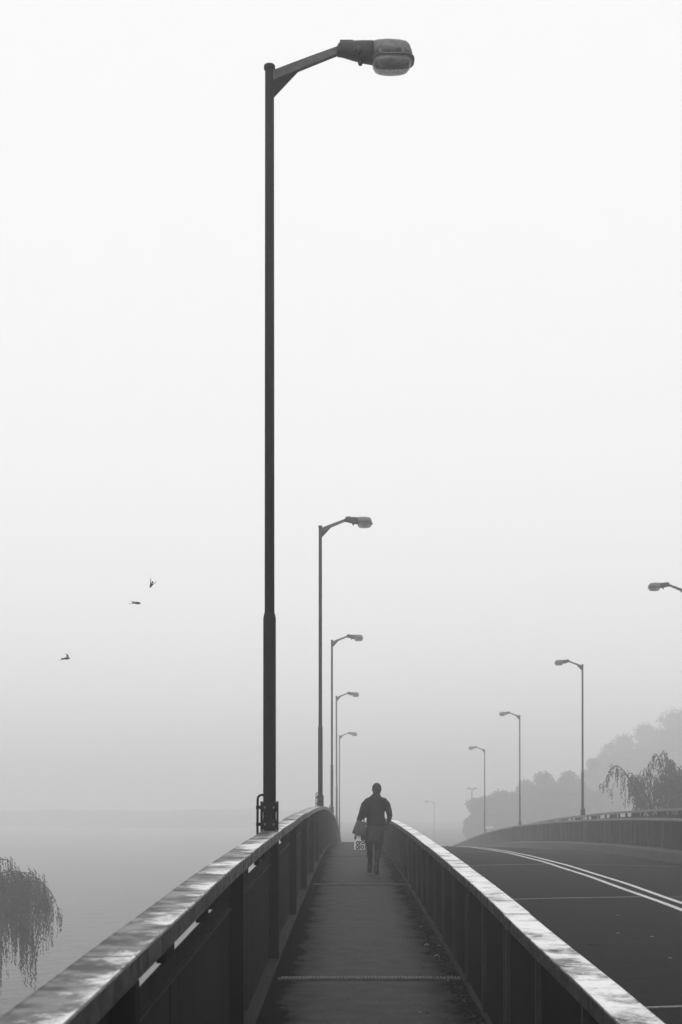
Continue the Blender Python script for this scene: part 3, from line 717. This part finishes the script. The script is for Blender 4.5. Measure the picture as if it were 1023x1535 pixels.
j = link('jacket', bm, M['cloth'], body, True); remesh(j, 0.010, 3)
bm = bmesh.new()
rings = []
for z, cx, hw, hd, w in ((0.605, -0.034, 0.182, 0.155, 0.010), (0.66, -0.034, 0.182, 0.158, 0.010), (0.76, -0.026, 0.184, 0.158, 0.006), (0.86, -0.008, 0.182, 0.155, 0.003), (0.94, 0, 0.172, 0.145, 0), (1.0, 0, 0.155, 0.13, 0)):
    rings.append([(cx+(hw+w*math.sin(5*t))*math.cos(t), (0.055 if z < 0.8 else 0.02)+(hd+(0.035 if z < 0.8 else 0.01)+w*math.cos(6*t))*math.sin(t), z+0.006*math.sin(3*t)) for t in [2*math.pi*k/40 for k in range(40)]])
ring_loft(bm, rings); link('skirt', bm, M['skirt'], body, True)
bm = bmesh.new()
ellipsoid(bm, (0.014, -0.008, 1.632), (0.089, 0.098, 0.103), 20, 14)
tube(bm, [(0.014, -0.045, 1.60), (0.014, -0.050, 1.52)], [(0.072, 0.040), (0.062, 0.03)], 12)
for s in (-1, 1): tube(bm, [(0.014+s*0.066, -0.02, 1.59), (0.014+s*0.060, -0.02, 1.53)], [0.016, 0.010], 8)
hr = link('hair', bm, M['hair'], body, True); remesh(hr, 0.008, 2)
for (ax, ay, az, toe) in ((-0.108, 0.32, 0.085, 0.02), (0.0, -0.12, 0.07, 0.0)):
    bm = bmesh.new(); sx = -1 if ax < 0 else 1
    tube(bm, [(ax, ay, az+0.13), (ax, ay-0.008, az+0.05), (ax+0.004*sx, ay-0.018, az-0.01)], [0.052, 0.052, 0.054], 12)
    tube(bm, [(ax, ay-0.03, 0.058+toe), (ax+0.01*sx, ay+0.06, 0.045+toe), (ax+0.014*sx, ay+0.13, 0.03+toe), (ax+0.014*sx, ay+0.18, 0.026+toe)], [(0.050, 0.042), (0.054, 0.036), (0.054, 0.028), (0.040, 0.020)], 12)
    tube(bm, [(ax, ay-0.045, 0.055+toe*1.0), (ax, ay-0.045, 0.012+toe*0.6)], [0.030, 0.024], 10, cap_round=False)
    so = link('shoe', bm, M['shoe'], body, True); remesh(so, 0.007, 1)
    if ax < 0:
        bm = bmesh.new(); tube(bm, [(ax, ay-0.045, 0.012), (ax, ay-0.045, 0.003)], [0.026, 0.026], 10, cap_round=False); link('heel_tip', bm, M['sole'], body)
# handbag hanging from her left forearm
base = Vector((WX, WY, ZF(WY)))
def quad_bag(name, c, wt, wb, h, dp, tilt, mat, label, cat):
    t = tag(empty(name, base+Vector(c)), label, cat); t.rotation_euler = (0, tilt, 0.25)
    bm = bmesh.new(); rr = []
    for k in range(9):
        u = k/8; w = wb+(wt-wb)*u; w *= 1+0.03*math.sin(math.pi*u); z = -h/2+h*u; d_ = dp*(1-0.55*u**1.5)
        if k == 0: w *= 0.96; d_ *= 0.9
        rr.append([(sx*w/2*a, sy*d_/2*b_, z+0.004*math.sin(9*sx*a)) for sx, sy, a, b_ in ((-1,-1,1,.7),(-1,-1,.85,1),(-1,-1,.3,1.05),(1,-1,.3,1.05),(1,-1,.85,1),(1,-1,1,.7),(1,1,1,.7),(1,1,.85,1),(-1,1,.85,1),(-1,1,1,.7))])
    ring_loft(bm, rr); link('bag_body', bm, mat, t, False)
    return t
hb = quad_bag('handbag', (-0.300, -0.02, 0.885), 0.180, 0.250, 0.250, 0.11, math.radians(12), M['handbag'], 'grey leather handbag hanging from the walker\'s left arm', 'handbag')
for s in (-1, 1):
    bm = bmesh.new()
    tube(bm, [(-0.05, s*0.02, 0.11), (-0.045, s*0.022, 0.17), (0.0, s*0.02, 0.215), (0.045, s*0.022, 0.17), (0.05, s*0.02, 0.11)], [0.006]*5, 8); link('strap', bm, M['handbag'], hb, True)
bm = bmesh.new(); box(bm, -0.02, 0.02, -0.062, -0.052, 0.0, 0.045); link('clasp', bm, M['bolt'], hb)
sb = tag(empty('shopping_bag', base+Vector((-0.315, 0.02, 0.475))), 'white shopping bag with black rings below the handbag', 'bag')
sb.rotation_euler = (0, math.radians(2), 0)
bm = bmesh.new(); rr = []
for u in [k/6 for k in range(7)]:
    w = 0.205*(1-0.05*math.sin(math.pi*u)); dpt = 0.10*(1-0.5*u)
    rr.append([(-w/2, -dpt/2, 0.29*u), (0, -dpt/2-0.006*math.sin(3*u), 0.29*u), (w/2, -dpt/2, 0.29*u+0.005), (w/2, dpt/2, 0.29*u), (-w/2, dpt/2, 0.29*u)])
ring_loft(bm, rr); link('bag_body', bm, M['bag_white'], sb)
def front(u): return -0.05*(1-0.5*u)-0.010
def annulus(cx, cz, ri, ro, n=20):
    bm = bmesh.new(); rings = []
    for r_, o_ in ((ri, 0), (ro, 0), (ro, 0.003), (ri, 0.003)):
        rings.append([(cx+r_*math.cos(t)*0.85, front((cz+r_*math.sin(t))/0.29)-0.002+o_, cz+r_*math.sin(t)) for t in [2*math.pi*k/n for k in range(n)]])
    rings.append(rings[0]); ring_loft(bm, rings, False); bmesh.ops.remove_doubles(bm, verts=bm.verts, dist=1e-6)
    link('printed_ring', bm, M['bag_black'], sb)
for cx, cz in ((-0.038, 0.045), (-0.036, 0.125), (0.058, 0.055), (0.062, 0.145)): annulus(cx, cz, 0.018, 0.040)
for (xa, xb, za, zb2) in ((0.022, 0.10, 0.185, 0.285), (-0.10, -0.065, 0.19, 0.25), (0.0, 0.018, 0.005, 0.17)):
    bm = bmesh.new()
    ring_loft(bm, [[(xa, front(z/0.29)-0.002, z), (xb, front(z/0.29)-0.002, z), (xb, front(z/0.29)+0.002, z), (xa, front(z/0.29)+0.002, z)] for z in (za, (za+zb2)/2, zb2)])
    link('printed_patch', bm, M['bag_black'], sb)
for s in (-1, 1):
    bm = bmesh.new(); tube(bm, [(-0.05, s*0.02, 0.285), (-0.03, s*0.015, 0.38), (-0.018, s*0.006, 0.43), (0.0, s*0.015, 0.38), (0.05, s*0.02, 0.285)], [0.004]*5, 6); link('handle', bm, M['bag_white'], sb, True)

# ------------------------------------------------------------------ litter at the foot of the low parapet
random.seed(3); vs_, fs = [], []
for k in range(1500):
    y = random.uniform(8.5, 26); x = 0.97-abs(random.gauss(0, 0.10))*(0.5+1.2*max(0, noise.noise(Vector((y*0.7, 0, 0)))+0.5))
    if x < 0.5: continue
    d_ = rv(); d_.z *= 0.35; leaf_quad(vs_, fs, Vector((x, y, ZF(y)+0.008+random.random()*0.015)), d_*random.uniform(0.015, 0.05), random.uniform(0.006, 0.016), Vector((0, 0, 1))+rv()*0.3)
o = mesh_of('leaf_litter', vs_, fs, M['litter'], None); tag(o, 'dark scattered leaf litter at the foot of the low parapet', 'litter', kind='stuff')
def fallen(px, py, size, rz, label):
    d_ = 13.0
    for _ in range(20):
        b_ = EYE-ZF(d_); d_ = 2132*b_/(py-1213)
    x = (px-524)*d_/2132
    bm = bmesh.new(); n = 8; rr = []
    for i in range(n+1):
        u = i/n; w = size*0.30*math.sin(math.pi*min(0.97, max(0.03, u)))**0.7; z = size*0.42*math.sin(math.pi*u)
        rr.append([(size*(u-0.5), -w, z*0.8), (size*(u-0.5), 0, z), (size*(u-0.5), w, z*0.7), (size*(u-0.5), 0, z-0.003)])
    ring_loft(bm, rr)
    o = link('fallen_leaf', bm, M['dead_leaf'], None, True); o.location = (x, d_, ZF(d_)+0.004); o.rotation_euler = (0, 0, rz)
    tag(o, label, 'leaf', 'pale curled leaves on the footway')
fallen(655, 1435, 0.060, 0.2, 'largest pale curled leaf on the footway near the low parapet')
fallen(640, 1418, 0.052, 0.5, 'pale curled leaf just beyond the largest one')
fallen(659, 1419, 0.036, -0.4, 'small pale leaf lying against the foot of the low parapet')
fallen(631, 1390, 0.024, 0.9, 'tiny pale leaf farthest along the footway')
fallen(672, 1471, 0.022, 0.3, 'tiny pale leaf at the right end of the near joint')
fallen(630, 1518, 0.018, 1.1, 'tiny pale leaf nearest the bottom of the picture')

# ------------------------------------------------------------------ haze
m = bpy.data.materials.new('haze'); m.use_nodes = True; nt = m.node_tree; nt.nodes.clear()
out = nt.nodes.new('ShaderNodeOutputMaterial'); pv = nt.nodes.new('ShaderNodeVolumePrincipled')
pv.inputs['Color'].default_value = g(0.99); pv.inputs['Density'].default_value = HAZE; pv.inputs['Anisotropy'].default_value = 0.5
nt.links.new(pv.outputs[0], out.inputs['Volume'])
bm = bmesh.new(); box(bm, -4000, 4000, -450, 4000, -1.8, 31.5)
hz = link('haze', bm, m); tag(hz, 'white fog lying over river and bridge', 'fog', kind='stuff')
